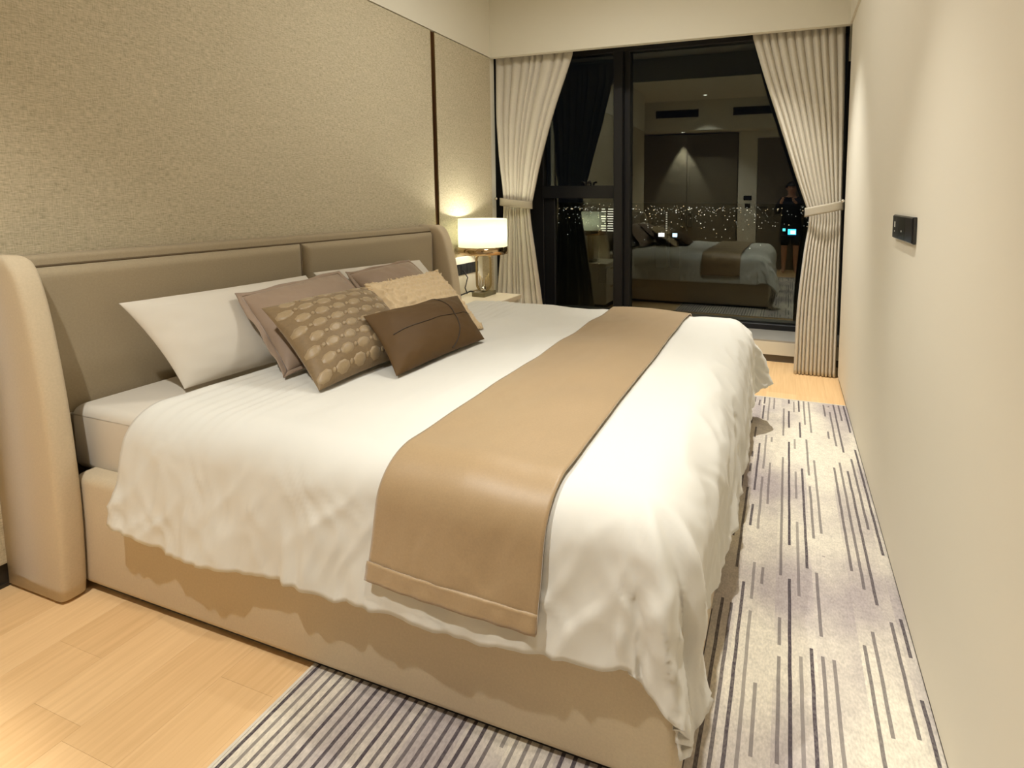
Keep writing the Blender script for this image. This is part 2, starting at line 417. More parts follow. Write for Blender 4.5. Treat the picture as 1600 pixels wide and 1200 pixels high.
# rear wall behind the camera: door, wardrobe niche, bulkhead with air grilles
tag(boxes('wall_back', [(-0.90, -0.56, YBK-0.6, YBK, 0, 2.56), (-0.56, 0.40, YBK-0.6, YBK-0.05, 0, 2.56), (-0.56, 0.40, YBK-0.05, YBK, 2.43, 2.56),
                        (-2.95, -0.90, -1.42, -1.35, 0, ZC), (-2.95, 0.40, YBK-0.6, YBF, 2.56, ZC)], PLASTER), **S)
d = tag(box('door_1', -0.55, 0.36, YBK-0.045, YBK-0.008, 0.005, 2.425, DOORM), **S)
boxes('door_handle', [(-0.50, -0.46, YBK-0.01, YBK+0.045, 1.14, 1.165), (-0.50, -0.36, YBK+0.03, YBK+0.048, 1.14, 1.165)], BLACK, d)
for (x0, x1) in ((-2.40, -1.60), (-0.98, -0.28)):
    lab = 'long dark air grille on the rear bulkhead above the ' + ('wardrobe' if x0 < -2 else 'door')
    v = empty('air_grille', ((x0+x1)/2, YBF, 2.80), lab, 'vent', 'air grilles on the rear bulkhead')
    boxes('grille_frame', [(x0, x1, YBF, YBF+0.012, 2.80, 2.812), (x0, x1, YBF, YBF+0.012, 2.925, 2.937), (x0, x0+0.012, YBF, YBF+0.012, 2.80, 2.937), (x1-0.012, x1, YBF, YBF+0.012, 2.80, 2.937)], SKIRT, v)
    box('grille_backing', x0+0.01, x1-0.01, YBF, YBF+0.003, 2.81, 2.93, BLACK, v)
    for i in range(5): box('slat', x0+0.012, x1-0.012, YBF+0.003, YBF+0.010, 2.822+i*0.022, 2.830+i*0.022, SKIRT, v)
wd = empty('wardrobe', (-1.86, YBK-0.3, 0.0), 'tall two-door wood veneer wardrobe mirrored in the window glass', 'wardrobe')
box('wardrobe_body', -2.82, -0.91, -1.34, YBK-0.03, 0.0, 2.54, WARDROBE, wd)
for x0, x1, hx, YF in ((-2.81, -1.875, -1.935, YBK+0.028), (-1.895, -0.92, -1.80, YBK)):
    dd = box('wardrobe_door', x0, x1, YF-0.026, YF, 0.08, 2.53, WARDROBE, wd, bev=0.003, seg=1)
    boxes('wardrobe_handle', [(hx-0.05, hx+0.05, YF, YF+0.02, 0.76, 0.772), (hx-0.05, hx+0.05, YF, YF+0.02, 1.02, 1.032),
                              (hx-0.05, hx-0.04, YF, YF+0.02, 0.76, 1.032), (hx+0.04, hx+0.05, YF, YF+0.02, 0.76, 1.032)], CHROME, dd)
for zc, ww, nm in ((1.325, 0.15, 'wide black switch plate by the door, upper of the two mirrored in the glass'), (1.18, 0.10, 'small black switch plate by the door, lower of the two mirrored in the glass')):
    s_ = tag(box('switch_plate', -0.72-ww/2, -0.72+ww/2, YBK, YBK+0.01, zc-0.043, zc+0.043, GLOSSBLACK, bev=0.003, seg=1), nm, 'switch', 'switch plates beside the door')
    box('rocker', -0.72-ww/2+0.012, -0.72+ww/2-0.012, YBK+0.01, YBK+0.012, zc-0.033, zc+0.033, BLACK, s_)

# downlights
for (x, y, zc, watts, cone, blend, where) in DOWN:
    d = empty('downlight', (x, y, zc-0.012), 'round recessed ceiling downlight ' + where, 'downlight', 'recessed ceiling downlights')
    lathe('trim_ring', [(0.036, zc), (0.036, zc-0.004), (0.046, zc-0.008), (0.050, zc)], (x, y), WHITELAC, d, 32)
    lathe('lens', [(0.0005, zc-0.002), (0.036, zc-0.002)], (x, y), emis('downlight_lens', WARM, 12.0), d, 32)
    l = bpy.data.lights.new('downlight_beam', 'SPOT'); l.energy = watts; l.color = WARM
    l.spot_size = math.radians(cone); l.spot_blend = blend; l.shadow_soft_size = 0.03
    lo = bpy.data.objects.new('downlight_beam', l); C.objects.link(lo); lo.parent = d; lo.location = (0, 0, -0.02)

# unseen round fill light, added to brighten the far wall and window bulkhead
cl_ = empty('ceiling_fill', (-1.10, 2.55, ZC-0.075), 'added round white fill light on the ceiling over the bed, out of view', 'fill light')
lathe('fill_body', [(0.05, ZC), (0.27, ZC), (0.27, ZC-0.05), (0.255, ZC-0.055)], (-1.10, 2.55), WHITELAC, cl_, 48)
lathe('diffuser', [(0.255, ZC-0.055), (0.22, ZC-0.068), (0.0005, ZC-0.072)], (-1.10, 2.55), emis('fill_diffuser', WARM, 3.0), cl_, 48)
l = bpy.data.lights.new('ceiling_fill_light', 'AREA'); l.shape = 'DISK'; l.size = 0.5; l.energy = FILL_W; l.color = WARM
lo = bpy.data.objects.new('ceiling_fill_light', l); C.objects.link(lo); lo.parent = cl_; lo.location = (0, 0, -0.01)

# ------------------------------------------------------------------ rug
tag(box('rug', -1.21, 0.386, 0.30, 3.45, 0.0, 0.011, RUG, bev=0.003, seg=2, loc=(0, 0, 0)),
    'cream and lilac grey rug with dark dashed stripes beside and under the bed', 'rug')
tag(bpy.data.objects['rug'])
boxes('rug_binding', [(-1.214, -1.206, 0.30, 3.452, 0.0, 0.0125), (-1.21, 0.386, 3.446, 3.454, 0.0, 0.0125)], mat('rug_binding_tape', lin(222, 214, 200), 0.9), bpy.data.objects['rug'])

# ------------------------------------------------------------------ bed
bed = empty('bed', (-1.3, 2.0, 0.0), 'large beige upholstered platform bed with winged headboard', 'bed')
box('plinth', -2.14, -0.205, 1.012, 2.988, 0.0115, 0.03, BLACK, bed)
bb = box('bed_base', -2.20, -0.185, 0.993, 3.007, 0.022, 0.402, UPH, bed, bev=0.028, seg=5, smooth=True)
# headboard: back slab, border, two pads, two curved wings
hb = box('headboard_frame', XL+0.001, -2.345, 0.95, 3.08, 0.03, 1.108, UPH2, bed, bev=0.014, seg=3, smooth=True)
def pad(y0, y1, z0, z1):
    def f(u, v):
        y = y0+(y1-y0)*u; z = z0+(z1-z0)*v
        e = min((u*(y1-y0)), (1-u)*(y1-y0), (1-v)*(z1-z0))
        return (-2.346 + 0.034*(1-(1-min(1, e/0.035))**2.2)*1.0, y, z)
    return f
for (y0, y1) in ((0.985, 1.997), (2.003, 3.018)):
    # finer rows near the rim so that the pad rolls over at its edge
    nu, nv = 48, 40
    warp = lambda t: 0.5-0.5*cos(pi*t)
    pf = pad(y0, y1, 0.40, 1.072)
    o = grid('headboard_pad', lambda u, v, pf=pf: pf(warp(u), warp(v)), nu, nv, UPH2, bed)
bm = bmesh.new()
add_tube(bm, [(-2.344, 0.985, 1.074), (-2.344, 3.02, 1.074)], 0.0045, 6)
add_tube(bm, [(-2.340, 2.0, 0.42), (-2.340, 2.0, 1.072)], 0.0045, 6)
from_bm('seam', bm, SEAM, bed, True)
WEDGE = [(0.0, -2.160), (0.03, -2.15), (0.33, -2.135), (0.60, -2.150), (0.80, -2.175), (0.95, -2.205), (1.05, -2.238), (1.10, -2.275), (1.118, -2.31)]
def wing(y0, y1, name):
    """rounded upholstered cheek: profile in X-Z, swept over its thickness"""
    bm = bmesh.new(); n = 40; m_ = 14; rings = []
    for i in range(n+1):
        z = 0.012 + (1.118-0.012)*(1-(1-i/n)**1.6)
        xf = lerp(WEDGE, z); ring = []
        half = (y1-y0)/2; yc = (y0+y1)/2
        zt = (1.118-z)
        sh = 1.0 if zt > 0.03 else 0.45+0.55*sqrt(max(0, 1-(1-zt/0.03)**2))
        lo = 1.0 if z > 0.04 else 0.93
        for k in range(m_+1):
            a = -pi/2 + pi*k/m_
            ring.append(bm.verts.new((xf-0.03+0.03*(abs(cos(a))**0.6)*lo, yc+half*sh*(abs(sin(a))**0.6)*(1 if sin(a) > 0 else -1), z)))
        ring = [bm.verts.new((XL+0.001, yc-half*sh, z))]+ring+[bm.verts.new((XL+0.001, yc+half*sh, z))]
        rings.append(ring)
    for a, b2 in zip(rings, rings[1:]):
        for k in range(len(a)-1): bm.faces.new((a[k], a[k+1], b2[k+1], b2[k]))
        bm.faces.new((a[-1], a[0], b2[0], b2[-1]))
    bm.faces.new(rings[-1]); bm.faces.new(rings[0][::-1])
    return from_bm(name, bm, UPH, bed, True)
wing(0.925, 0.990, 'headboard_wing'); wing(3.015, 3.095, 'headboard_wing')
box('wing_foot', XL+0.01, -2.19, 0.935, 0.98, 0.0, 0.014, BLACK, bed)
box('wing_foot', XL+0.01, -2.19, 3.03, 3.08, 0.0, 0.014, BLACK, bed)

# mattress with fitted sheet
mt_ = tag(box('mattress', -2.30, -0.225, 1.045, 2.955, 0.375, 0.600, LINEN2, bev=0.035, seg=5, smooth=True), 'white mattress with a fitted sheet, bare at the head end', 'mattress')
tube('mattress_piping', [(-2.29, 1.049, 0.572), (-0.25, 1.049, 0.572)], 0.004, LINEN2, mt_, 6)

# ------------------------------------------------------------------ duvet and runner
ZD = 0.640
S0, TN, TF, SF = -1.93, 1.122, 2.895, -0.315        # head edge, near bend, far bend, foot bend
def fall(d, r, th):
    """arc length d past the edge -> (out, drop)"""
    if d <= 0: return 0.0, 0.0
    a = d/r
    if a < th: return r*sin(a), r*(1-cos(a))
    e = d - r*th
    return r*sin(th)+e*cos(th), r*(1-cos(th))+e*sin(th)
def near_len(s): return lerp([(-1.93, 0.405), (-1.70, 0.445), (-1.30, 0.432), (-0.95, 0.420), (-0.60, 0.412), (-0.30, 0.40), (0.1, 0.415)], s)
FOOT_L = 0.500
def drape(s, t, wr=1.0):
    """cloth coordinates (s along X, t along Y, lengths on the cloth) -> point"""
    ds = max(0.0, s-SF); dn = max(0.0, TN-t); df = max(0.0, t-TF)
    dt = dn if dn > 0 else df
    d = sqrt(ds*ds+dt*dt)
    x, y = min(s, SF), min(max(t, TN), TF)
    sg = -1.0 if dn > 0 else 1.0
    z = ZD
    if d > 1e-6:
        phi = math.atan2(ds, dt)                     # 0 = side, pi/2 = foot
        q = phi/(pi/2)
        th = 1.36 + (1.50-1.36)*q
        cornerness = sin(2*phi)
        th -= (0.08 if dn > 0 else 0.30)*cornerness
        if t < TN+0.6: th += 0.20*sstep(0.45, 1.0, q)*exp(-((max(t, TN)-TN)/0.22)**2)
        r = 0.13 + 0.03*q
        o_, dr = fall(d, r, th)
        # folds of the spare cloth at the hanging corner
        o_ += cornerness*min(1, d/0.35)*(0.030*cos(phi*10.0 + 0.6) + (0.03*sin(min(1.0, d/0.4)*pi) if dn > 0 else 0.0))
        dr *= 1.0 - (0.08 if dn > 0 else 0.17)*cornerness
        x += o_*sin(phi); y += sg*o_*cos(phi)
        z -= dr
    # puffiness and wrinkles
    n = 0.0
    n += 0.012*nz(s*2.1+3, t*2.1, 1.0) + 0.007*nz(s*5+1, t*5+7, 2.0)
    top = 1.0-sstep(0, 0.12, d)
    n += wr*top*(0.0035*nz(s*11, t*4.5, 5.0)+0.002*nz(s*20, t*9, 8.0))
    # rows of ruffles next to the head edge
    hd = 1-sstep(-1.72, -1.38, s)
    n += wr*hd*(0.25+0.75*top)*(1-0.9*sstep(0.1, 0.25, d))*0.0034*sin(s*2*pi/0.052 + 2.5*nz(s*3, t*3, 3.0))*(0.5+0.5*nz(t*3, s*6, 9.0)+0.3)
    if d > 0:
        k = sstep(0.03, 0.30, d)
        along = s if dn > 0 or df > 0 else t
        if ds > 0 and dt > 0: along = s - sg*t
        elif ds > 0: along = t+5
        rid = lambda a: (1-abs(a))**2
        wp = 0.12*nz(along*4, d*6, 31.0)
        n += wr*k*(0.016*nz(along*5+1.2*d, d*3.2, 4.0)+0.011*(rid(nz((along+wp)*8+3.0*d, d*3.4, 6.0))-0.6)+0.008*(rid(nz((along-wp)*15-4.0*d, d*6.0, 11.0))-0.6))
        n += wr*sstep(0.28, 0.42, d)*0.008*nz(along*26, d*7, 13.0)
        # foot side: soft diagonal creases
        if ds > 0: n += wr*0.010*(rid(nz(t*4+ds*7, ds*5-t*3, 21.0))-0.6)*sstep(0, 0.1, ds)
        # tucked hem
    return Vector((x, y, z)), n
def dpoint(s, t, wr=1.0, off=0.0):
    e = 0.004
    p, n = drape(s, t, wr)
    a = drape(s+e, t, 0)[0]-drape(s-e, t, 0)[0]; b_ = drape(s, t+e, 0)[0]-drape(s, t-e, 0)[0]
    N = a.cross(b_)
    if N.length < 1e-9: N = Vector((0, 0, 1))
    N.normalize()
    if N.z < -0.2: N = -N
    return p + N*(n+off)
def duvet_f(u, v):
    s = S0 + (SF+FOOT_L-S0)*u
    s += 0.02*nz(v*5, 2.0)*(1-u)                     # wavy head edge
    ln, lf = near_len(s), 0.42
    hem = 0.010*nz(s*9, 3.3)+0.006*nz(s*23, 8.8)
    t0, t1 = TN-ln-hem, TF+lf
    t = t0+(t1-t0)*v
    off = 0.0
    edge = min(v, 1-v)*(t1-t0)
    p = dpoint(s, t, 1.0, off)
    # rolled, slightly thick hems
    return p
duv = grid('duvet', duvet_f, 190, 230, LINEN, loc=(-1.0, 2.0, 0.6))
tag(duv, 'white crumpled cotton duvet spread over the bed', 'duvet')
sm = duv.modifiers.new('thickness', 'SOLIDIFY'); sm.thickness = 0.026; sm.offset = 0.0; sm.use_even_offset = False
def flip_check(o, want_up):
    c = sum(p.normal.z*p.area for p in o.data.polygons)
    if (c > 0) != want_up: o.data.flip_normals()
flip_check(duv, True)
sm.offset = -1.0

def runner_f(u, v):
    sk = 0.03*(v-0.3)                                # lies very slightly askew
    s = -0.955+0.46*u - sk
    t0, t1 = TN-0.342-0.014*u, TF+0.33
    t = t0+(t1-t0)*v
    return dpoint(s, t, 0.45, 0.013+0.004*(1-abs(2*u-1)))
run = grid('bed_runner', runner_f, 50, 190, RUNNER, loc=(-0.75, 2.0, 0.66))
tag(run, 'tan satin bed runner laid across the foot half of the duvet', 'bed runner')
flip_check(run, True)
sm = run.modifiers.new('thickness', 'SOLIDIFY'); sm.thickness = 0.005; sm.offset = 1.0
def hem_f(u, v): 
    s = -0.956+0.462*u - 0.03*(0.02-0.3)
    t0 = TN-0.342-0.014*u-0.001
    return dpoint(s, t0+0.042*v, 0.45, 0.0195+0.004*(1-abs(2*u-1))+0.002*nz(u*14, v*2))
hm = grid('runner_hem', hem_f, 40, 6, RUNNER, run); flip_check(hm, True)
sm = hm.modifiers.new('thickness', 'SOLIDIFY'); sm.thickness = 0.003; sm.offset = 1.0

# ------------------------------------------------------------------ pillows
def pillow_surface(TL, TR, BR, BL, T, c=0.05, back=0.4, wr=0.004, seed=0.0, p=2.6, q=0.55, rip=None):
    TL, TR, BR, BL = map(Vector, (TL, TR, BR, BL))
    N = ((TR+BR)-(TL+BL)).cross((TL+TR)-(BL+BR)).normalized()
    def f(u, v, side=1):
        """u -1..1 left-right, v -1..1 bottom-top"""
        ue, ve = u*(1-c*(1-v*v)), v*(1-c*(1-u*u))
        a, b_ = (ue+1)/2, (ve+1)/2
        P = (BL*(1-a)+BR*a)*(1-b_)+(TL*(1-a)+TR*a)*b_
        g = max(0.0, (1-abs(u)**p))*max(0.0, (1-abs(v)**p))
        h = T/2*g**q*(1.0 if side > 0 else back)
        ed = max(abs(u), abs(v))
        n = wr*(nz(u*2+seed, v*2, seed)+0.8*sstep(0.5, 0.95, ed)*nz(u*6+seed, v*6, 3+seed))*min(1, g*4)
        n += wr*0.9*(1-abs(nz(u*3.1+v*2+seed, v*2.4-u+seed, 7+seed)))**3*min(1, g*3)*0.6
        if rip: n += rip(u, v)*min(1, g*6)
        return P+N*((h+n)*(1 if side > 0 else -1))
    f.N = N
    return f
def pillow(name, corners, T, mt, label, cat='pillow', group=None, n=40, **kw):
    f = pillow_surface(*corners, T, **kw)
    ease = lambda t: sin(pi/2*t)                     # denser rows towards the seam
    vs_, fs = [], []
    idx = {}
    for side in (1, -1):
        for j in range(n+1):
            for i in range(n+1):
                on = i in (0, n) or j in (0, n)
                if side < 0 and on: idx[(side, i, j)] = idx[(1, i, j)]; continue
                idx[(side, i, j)] = len(vs_); vs_.append(tuple(f(ease(2*i/n-1), ease(2*j/n-1), side)))
        for j in range(n):
            for i in range(n):
                qd = [idx[(side, i, j)], idx[(side, i+1, j)], idx[(side, i+1, j+1)], idx[(side, i, j+1)]]
                fs.append(qd if side > 0 else qd[::-1])
    me = bpy.data.meshes.new(name); me.from_pydata(vs_, [], fs); me.update()
    cen = sum((Vector(c) for c in corners), Vector())/4
    o = link(name, me, mt, None, (cen.x, cen.y, min(v[2] for v in vs_)), True)
    tag(o, label, cat, group)
    return o, f
WG, TG, CG = 'white pillows against the headboard', 'mauve taupe pillows', 'decorative cushions'
P1 = ((-2.20, 1.158, 0.935), (-2.20, 1.90, 0.930), (-1.90, 1.93, 0.635), (-2.00, 1.22, 0.630))
pillow('white_pillow', P1, 0.135, LINEN2, 'large white pillow leaning on the headboard at the near side of the bed', group=WG, c=0.04, wr=0.006, seed=1)
P2 = ((-2.215, 1.955, 0.935), (-2.215, 2.735, 0.912), (-1.99, 2.76, 0.645), (-1.99, 2.00, 0.645))
pillow('white_pillow', P2, 0.12, LINEN2, 'white pillow at the far side, mostly hidden behind the taupe pillow', group=WG, c=0.02, wr=0.006, seed=2)
def flange(f, mt, parent, wd=0.09):
    def g(t, s):
        # s 0..1 outwards; t 0..1 round the rim
        k = t*4; sd = int(k) % 4; a = (k-int(k))*2-1
        if t >= 1: sd, a = 0, -1
        u, v = [(a, -1), (1, a), (-a, 1), (-1, -a)][sd]
        P = f(u, v, 1); sc = 1+wd*s
        Q = f(0, 0, 1); base = f(u*0.999, v*0.999, 1)
        cen = (f(-1, -1, 1)+f(1, 1, 1)+f(1, -1, 1)+f(-1, 1, 1))/4
        out = cen+(P-cen)*sc
        return out + f.N*(0.006*sin(t*60)*s + 0.008*nz(t*30, s*2, 5)*s)
    o = grid('flange', g, 120, 3, mt, parent)
    m_ = o.modifiers.new('thickness', 'SOLIDIFY'); m_.thickness = 0.004
    return o
P3 = ((-2.07, 1.49, 0.905), (-2.07, 1.965, 0.935), (-1.755, 1.96, 0.664), (-1.735, 1.40, 0.662))
o, f = pillow('taupe_pillow', P3, 0.15, TAUPE, 'mauve taupe flanged pillow behind the patterned cushion', group=TG, c=0.03, wr=0.006, seed=3)
flange(f, TAUPE, o)
P4 = ((-2.10, 2.06, 0.915), (-2.10, 2.50, 0.932), (-1.85, 2.56, 0.664), (-1.82, 2.06, 0.662))
o, f = pillow('taupe_pillow', P4, 0.14, TAUPE, 'mauve taupe flanged pillow behind the cream tufted cushion', group=TG, c=0.015, wr=0.005, seed=4)
flange(f, TAUPE, o, 0.08)
# patterned cushion with raised gold patches
P5 = ((-1.85, 1.403, 0.892), (-1.85, 1.945, 0.889), (-1.475, 1.805, 0.655), (-1.485, 1.310, 0.652))
o, f = pillow('patterned_cushion', P5, 0.15, PATB, 'square brown cushion with raised gold patches', 'cushion', CG, c=0.05, wr=0.006, seed=5)
def patch(f, u0, v0, ru, rv, mt, parent, h=0.0035, n=6, name='patch'):
    bm = bmesh.new(); cl = lambda q: max(-0.985, min(0.985, q))
    cvs = bm.verts.new(f(u0, v0)+f.N*(h*1.2)); rings = []
    for rr, hh in ((0.45, 1.15), (0.86, 1.0), (1.0, -0.6)):
        rings.append([bm.verts.new(f(cl(u0+rr*ru*cos(2*pi*(k+0.5)/n)), cl(v0+rr*rv*sin(2*pi*(k+0.5)/n)))+f.N*h*hh) for k in range(n)])
    for k in range(n):
        k2 = (k+1) % n
        bm.faces.new((cvs, rings[0][k], rings[0][k2]))
        for r1, r2 in zip(rings, rings[1:]): bm.faces.new((r1[k], r2[k], r2[k2], r1[k2]))
    return from_bm(name, bm, mt, parent, True)
NP = 8
for j in range(NP):
    for i in range(NP):
        u0 = -0.88 + (i+(0.5 if j % 2 else 0.0))*0.30; v0 = -0.86+j*0.245
        if u0 > 0.86 or v0 > 0.87: continue
        patch(f, u0, v0, 0.122*(1+0.12*nz(i*3.3, j*2.1)), 0.108, PATG, o, h=0.0026, n=8)
        if u0+0.15 < 0.95: patch(f, u0+0.15, v0+0.010, 0.030, 0.045, PATG, o, h=0.003, n=6, name='small_patch')
# cream tufted cushion
def tuft(u, v):
    r = abs(sin(v*pi*5.5+0.3*nz(u*5, v*3)))**0.6
    return 0.013*r*(0.5+0.5*sin(u*46+5*nz(u*7, v*9, 2))) + 0.004*nz(u*26, v*26, 1)
P6 = ((-1.80, 1.872, 0.906), (-1.80, 2.362, 0.905), (-1.46, 2.25, 0.656), (-1.47, 1.76, 0.656))
o, f = pillow('cream_cushion', P6, 0.11, CREAM, 'cream tufted cushion with a ruffled edge', 'cushion', CG, c=0.03, wr=0.003, seed=6, n=90, rip=tuft)
fr_ = []
bm = bmesh.new()
for k in range(150):
    t = k/150*4; sd = int(t); a = (t-sd)*2-1
    u, v = [(a, -1), (1, a), (-a, 1), (-1, -a)][sd]
    p = f(u, v); cen = f(0, 0); dr = (p-cen).normalized()
    L = 0.012+0.010*random.random()
    add_tube(bm, [p-dr*0.008, p+dr*L*0.6+f.N*0.004*random.uniform(-1, 1), p+dr*L+f.N*0.012*random.uniform(-1, 1)], [0.006, 0.006, 0.0025], 5)
tag(from_bm('ruffled_edge', bm, CREAM, o, True), kind='stuff')
# dark brown lumbar cushion with stitched seams
P7 = ((-1.59, 1.622, 0.834), (-1.59, 2.243, 0.808), (-1.312, 2.050, 0.655), (-1.342, 1.512, 0.652))
o, f = pillow('brown_lumbar_cushion', P7, 0.12, DKBROWN, 'dark brown oblong cushion with curved stitched seam, frontmost on the bed', 'cushion', CG, c=0.05, wr=0.006, seed=7)
arc = [f(0.10+0.36*sin(a), 0.98*cos(a)*-1, 1)+f.N*0.001 for a in [pi*k/24 for k in range(1, 24)]]
tube('curved_seam', arc, 0.0028, DKSEAM, o, 6)
tube('straight_seam', [f(-0.85+1.8*k/24, 0.0+0.02*sin(k*0.6), 1)+f.N*0.0005 for k in range(25)], 0.0022, DKSEAM, o, 6)

# ------------------------------------------------------------------ bedside
ns = empty('nightstand', (-2.2, 3.42, 0.0), 'white lacquered nightstand beyond the bed, below the lamp', 'nightstand')
NX0, NX1, NY0, NY1, NZ = XL+0.002, -1.985, 3.13, 3.64, 0.548
box('nightstand_body', NX0, NX1-0.02, NY0+0.008, NY1-0.008, 0.06, NZ-0.035, WHITELAC, ns, bev=0.004)
box('nightstand_top', NX0, NX1, NY0, NY1, NZ-0.035, NZ, mat('nightstand_top_paint', lin(226, 214, 190), 0.3), ns, bev=0.006, seg=3)
box('nightstand_plinth', NX0+0.02, NX1-0.05, NY0+0.03, NY1-0.03, 0.0, 0.06, SKIRT, ns)
for z0, z1 in ((0.075, 0.275), (0.285, 0.49)):
    dr = box('drawer', NX1-0.02, NX1-0.003, NY0+0.012, NY1-0.012, z0, z1, WHITELAC, ns, bev=0.003, seg=1)
    box('drawer_pull', NX1-0.003, NX1+0.008, 3.37, 3.49, z1-0.02, z1-0.008, BRASS, dr)
bp_ = tag(box('bedside_panel', XL+0.001, XL+0.019, 3.11, 3.79, NZ+0.001, 0.842, WHITELAC, bev=0.003, seg=1), 'white wall panel with a black socket strip above the nightstand', 'wall panel')
st_ = box('socket_strip', XL+0.019, XL+0.024, 3.39, 3.715, 0.700, 0.787, GLOSSBLACK, bp_, bev=0.002, seg=1)
for y in (3.395, 3.476, 3.557, 3.638):
    box('socket', XL+0.024, XL+0.0255, y, y+0.074, 0.704, 0.783, mat('socket_grey', lin(44, 45, 48), 0.25), st_)

LX, LY = -2.235, 3.50
lamp = empty('table_lamp', (LX, LY, NZ), 'lit table lamp with a white drum shade and oval brass stem', 'lamp')
box('lamp_base', LX-0.055, LX+0.055, LY-0.085, LY+0.085, NZ, NZ+0.032, LAMPBASE, lamp, bev=0.003, seg=2)
# oval stem: two nested stadium rings, facing the room
ang = math.radians(38)
tx, ty = cos(ang), sin(ang)
def stadium(w_, z0, z1, n=16, off=0.0):
    r_ = w_; pts = []
    for k in range(n+1): a = pi*k/n; pts.append((r_*cos(a), z1-r_+r_*sin(a)))
    for k in range(n+1): a = pi+pi*k/n; pts.append((r_*cos(a), z0+r_+r_*sin(a)))
    return [(LX+tx*q-ty*off, LY+ty*q+tx*off, z) for q, z in pts]
tube('stem_ring', stadium(0.056, NZ+0.034, NZ+0.335), 0.0055, BRASS, lamp, 8, True)
rb = tube('stem_ring', stadium(0.048, NZ+0.044, NZ+0.325), 0.004, BRASS, lamp, 8, True)
for k in range(9):
    q = -0.048+0.012*k
    if abs(q) < 0.006: continue
    zt = NZ+0.12+0.07*(abs(q)/0.048)
    tube('stem_rod', [(LX+tx*q, LY+ty*q, NZ+0.048+0.03*(abs(q)/0.048)**2), (LX+tx*q, LY+ty*q, zt)], 0.0036, BRASS, rb, 6)
bm = bmesh.new(); bmesh.ops.create_uvsphere(bm, u_segments=20, v_segments=12, radius=0.022, matrix=Matrix.Translation((LX+0.01, LY-0.03, NZ+0.055)))
from_bm('stem_ball', bm, CHROME, lamp, True)
tube('stem_neck', [(LX, LY, NZ+0.33), (LX, LY, NZ+0.44)], 0.009, BRASS, lamp, 10)
SHADE = bpy.data.materials.new('lamp_shade_fabric'); SHADE.use_nodes = True
nt = SHADE.node_tree; nt.nodes.clear()
dd_ = nt.nodes.new('ShaderNodeBsdfDiffuse'); dd_.inputs[0].default_value = (0.85, 0.85, 0.78, 1)
tt_ = nt.nodes.new('ShaderNodeBsdfTranslucent'); tt_.inputs[0].default_value = (0.9, 0.93, 0.82, 1)
mm_ = nt.nodes.new('ShaderNodeMixShader'); mm_.inputs[0].default_value = 0.5; oo_ = nt.nodes.new('ShaderNodeOutputMaterial')
nt.links.new(dd_.outputs[0], mm_.inputs[1]); nt.links.new(tt_.outputs[0], mm_.inputs[2]); nt.links.new(mm_.outputs[0], oo_.inputs[0])
ZS0, ZS1, RS = 0.931, 1.146, 0.186
sh = lathe('lamp_shade', [(RS-0.004, ZS0), (RS, ZS0), (RS-0.002, ZS1), (RS-0.006, ZS1), (RS-0.004, ZS0)], (LX, LY), SHADE, lamp, 56)
lathe('shade_band', [(RS-0.003, ZS0-0.055), (RS+0.001, ZS0-0.055), (RS+0.001, ZS0+0.002), (RS-0.003, ZS0+0.002), (RS-0.003, ZS0-0.055)], (LX, LY), GOLDBAND, sh, 56)
for a in (0, 2*pi/3, 4*pi/3):
    tube('shade_spoke', [(LX, LY, ZS0+0.02), (LX+(RS-0.004)*cos(a), LY+(RS-0.004)*sin(a), ZS0+0.02)], 0.002, BRASS, sh, 6)
bm = bmesh.new(); bmesh.ops.create_uvsphere(bm, u_segments=16, v_segments=10, radius=0.028, matrix=Matrix.Translation((LX, LY, ZS0+0.085)))
from_bm('bulb', bm, emis('bulb_glow', (1.0, 0.92, 0.75), 4.0), lamp, True)
l = bpy.data.lights.new('bulb_light', 'POINT'); l.energy = 8; l.color = (1.0, 0.96, 0.82); l.shadow_soft_size = 0.03
lo = bpy.data.objects.new('bulb_light', l); C.objects.link(lo); lo.parent = lamp; lo.location = (0, 0, ZS0+0.13-NZ)
cord = tag(tube('lamp_cord', [(LX-0.05, LY-0.02, NZ+0.02), (LX-0.09, LY-0.05, NZ+0.035), (LX-0.13, LY-0.15, NZ+0.012), (LX-0.155, LY-0.26, NZ+0.006), (LX-0.15, LY-0.36, NZ+0.006)], 0.006, CABLE, None, 8),
           'black cable running from the lamp along the nightstand top', 'cable')
bm = bmesh.new(); add_tube(bm, [(LX-0.10, LY-0.08, NZ+0.02), (LX-0.13, LY-0.06, NZ+0.06), (LX-0.160, LY+0.02, NZ+0.13), (XL+0.024, LY+0.0, NZ+0.19)], 0.0045, 8)
from_bm('cord_lead', bm, CABLE, cord, True)

# ------------------------------------------------------------------ wall switch on the right wall
sw = tag(box('light_switch', XR-0.011, XR, 1.815, 2.133, 1.161, 1.246, GLOSSBLACK, bev=0.002, seg=1), 'black glass three-gang switch panel on the right wall', 'switch')
for i in range(3):
    y0 = 1.818+i*0.105
    g_ = box('gang', XR-0.0135, XR-0.011, y0+0.002, y0+0.103, 1.164, 1.243, mat('switch_face_%d' % i, lin(*((40, 38, 38), (30, 32, 30), (46, 46, 46))[i]), 0.15), sw, bev=0.001, seg=1)
box('indicator', XR-0.0142, XR-0.0135, 2.085, 2.098, 1.202, 1.222, mat('indicator_white', lin(225, 225, 215), 0.4), sw)
box('indicator', XR-0.0142, XR-0.0135, 2.089, 2.095, 1.186, 1.190, mat('indicator_white', lin(225, 225, 215), 0.4), sw)
box('indicator', XR-0.0142, XR-0.0135, 1.975, 1.982, 1.190, 1.196, mat('indicator_white', lin(225, 225, 215), 0.4), sw)

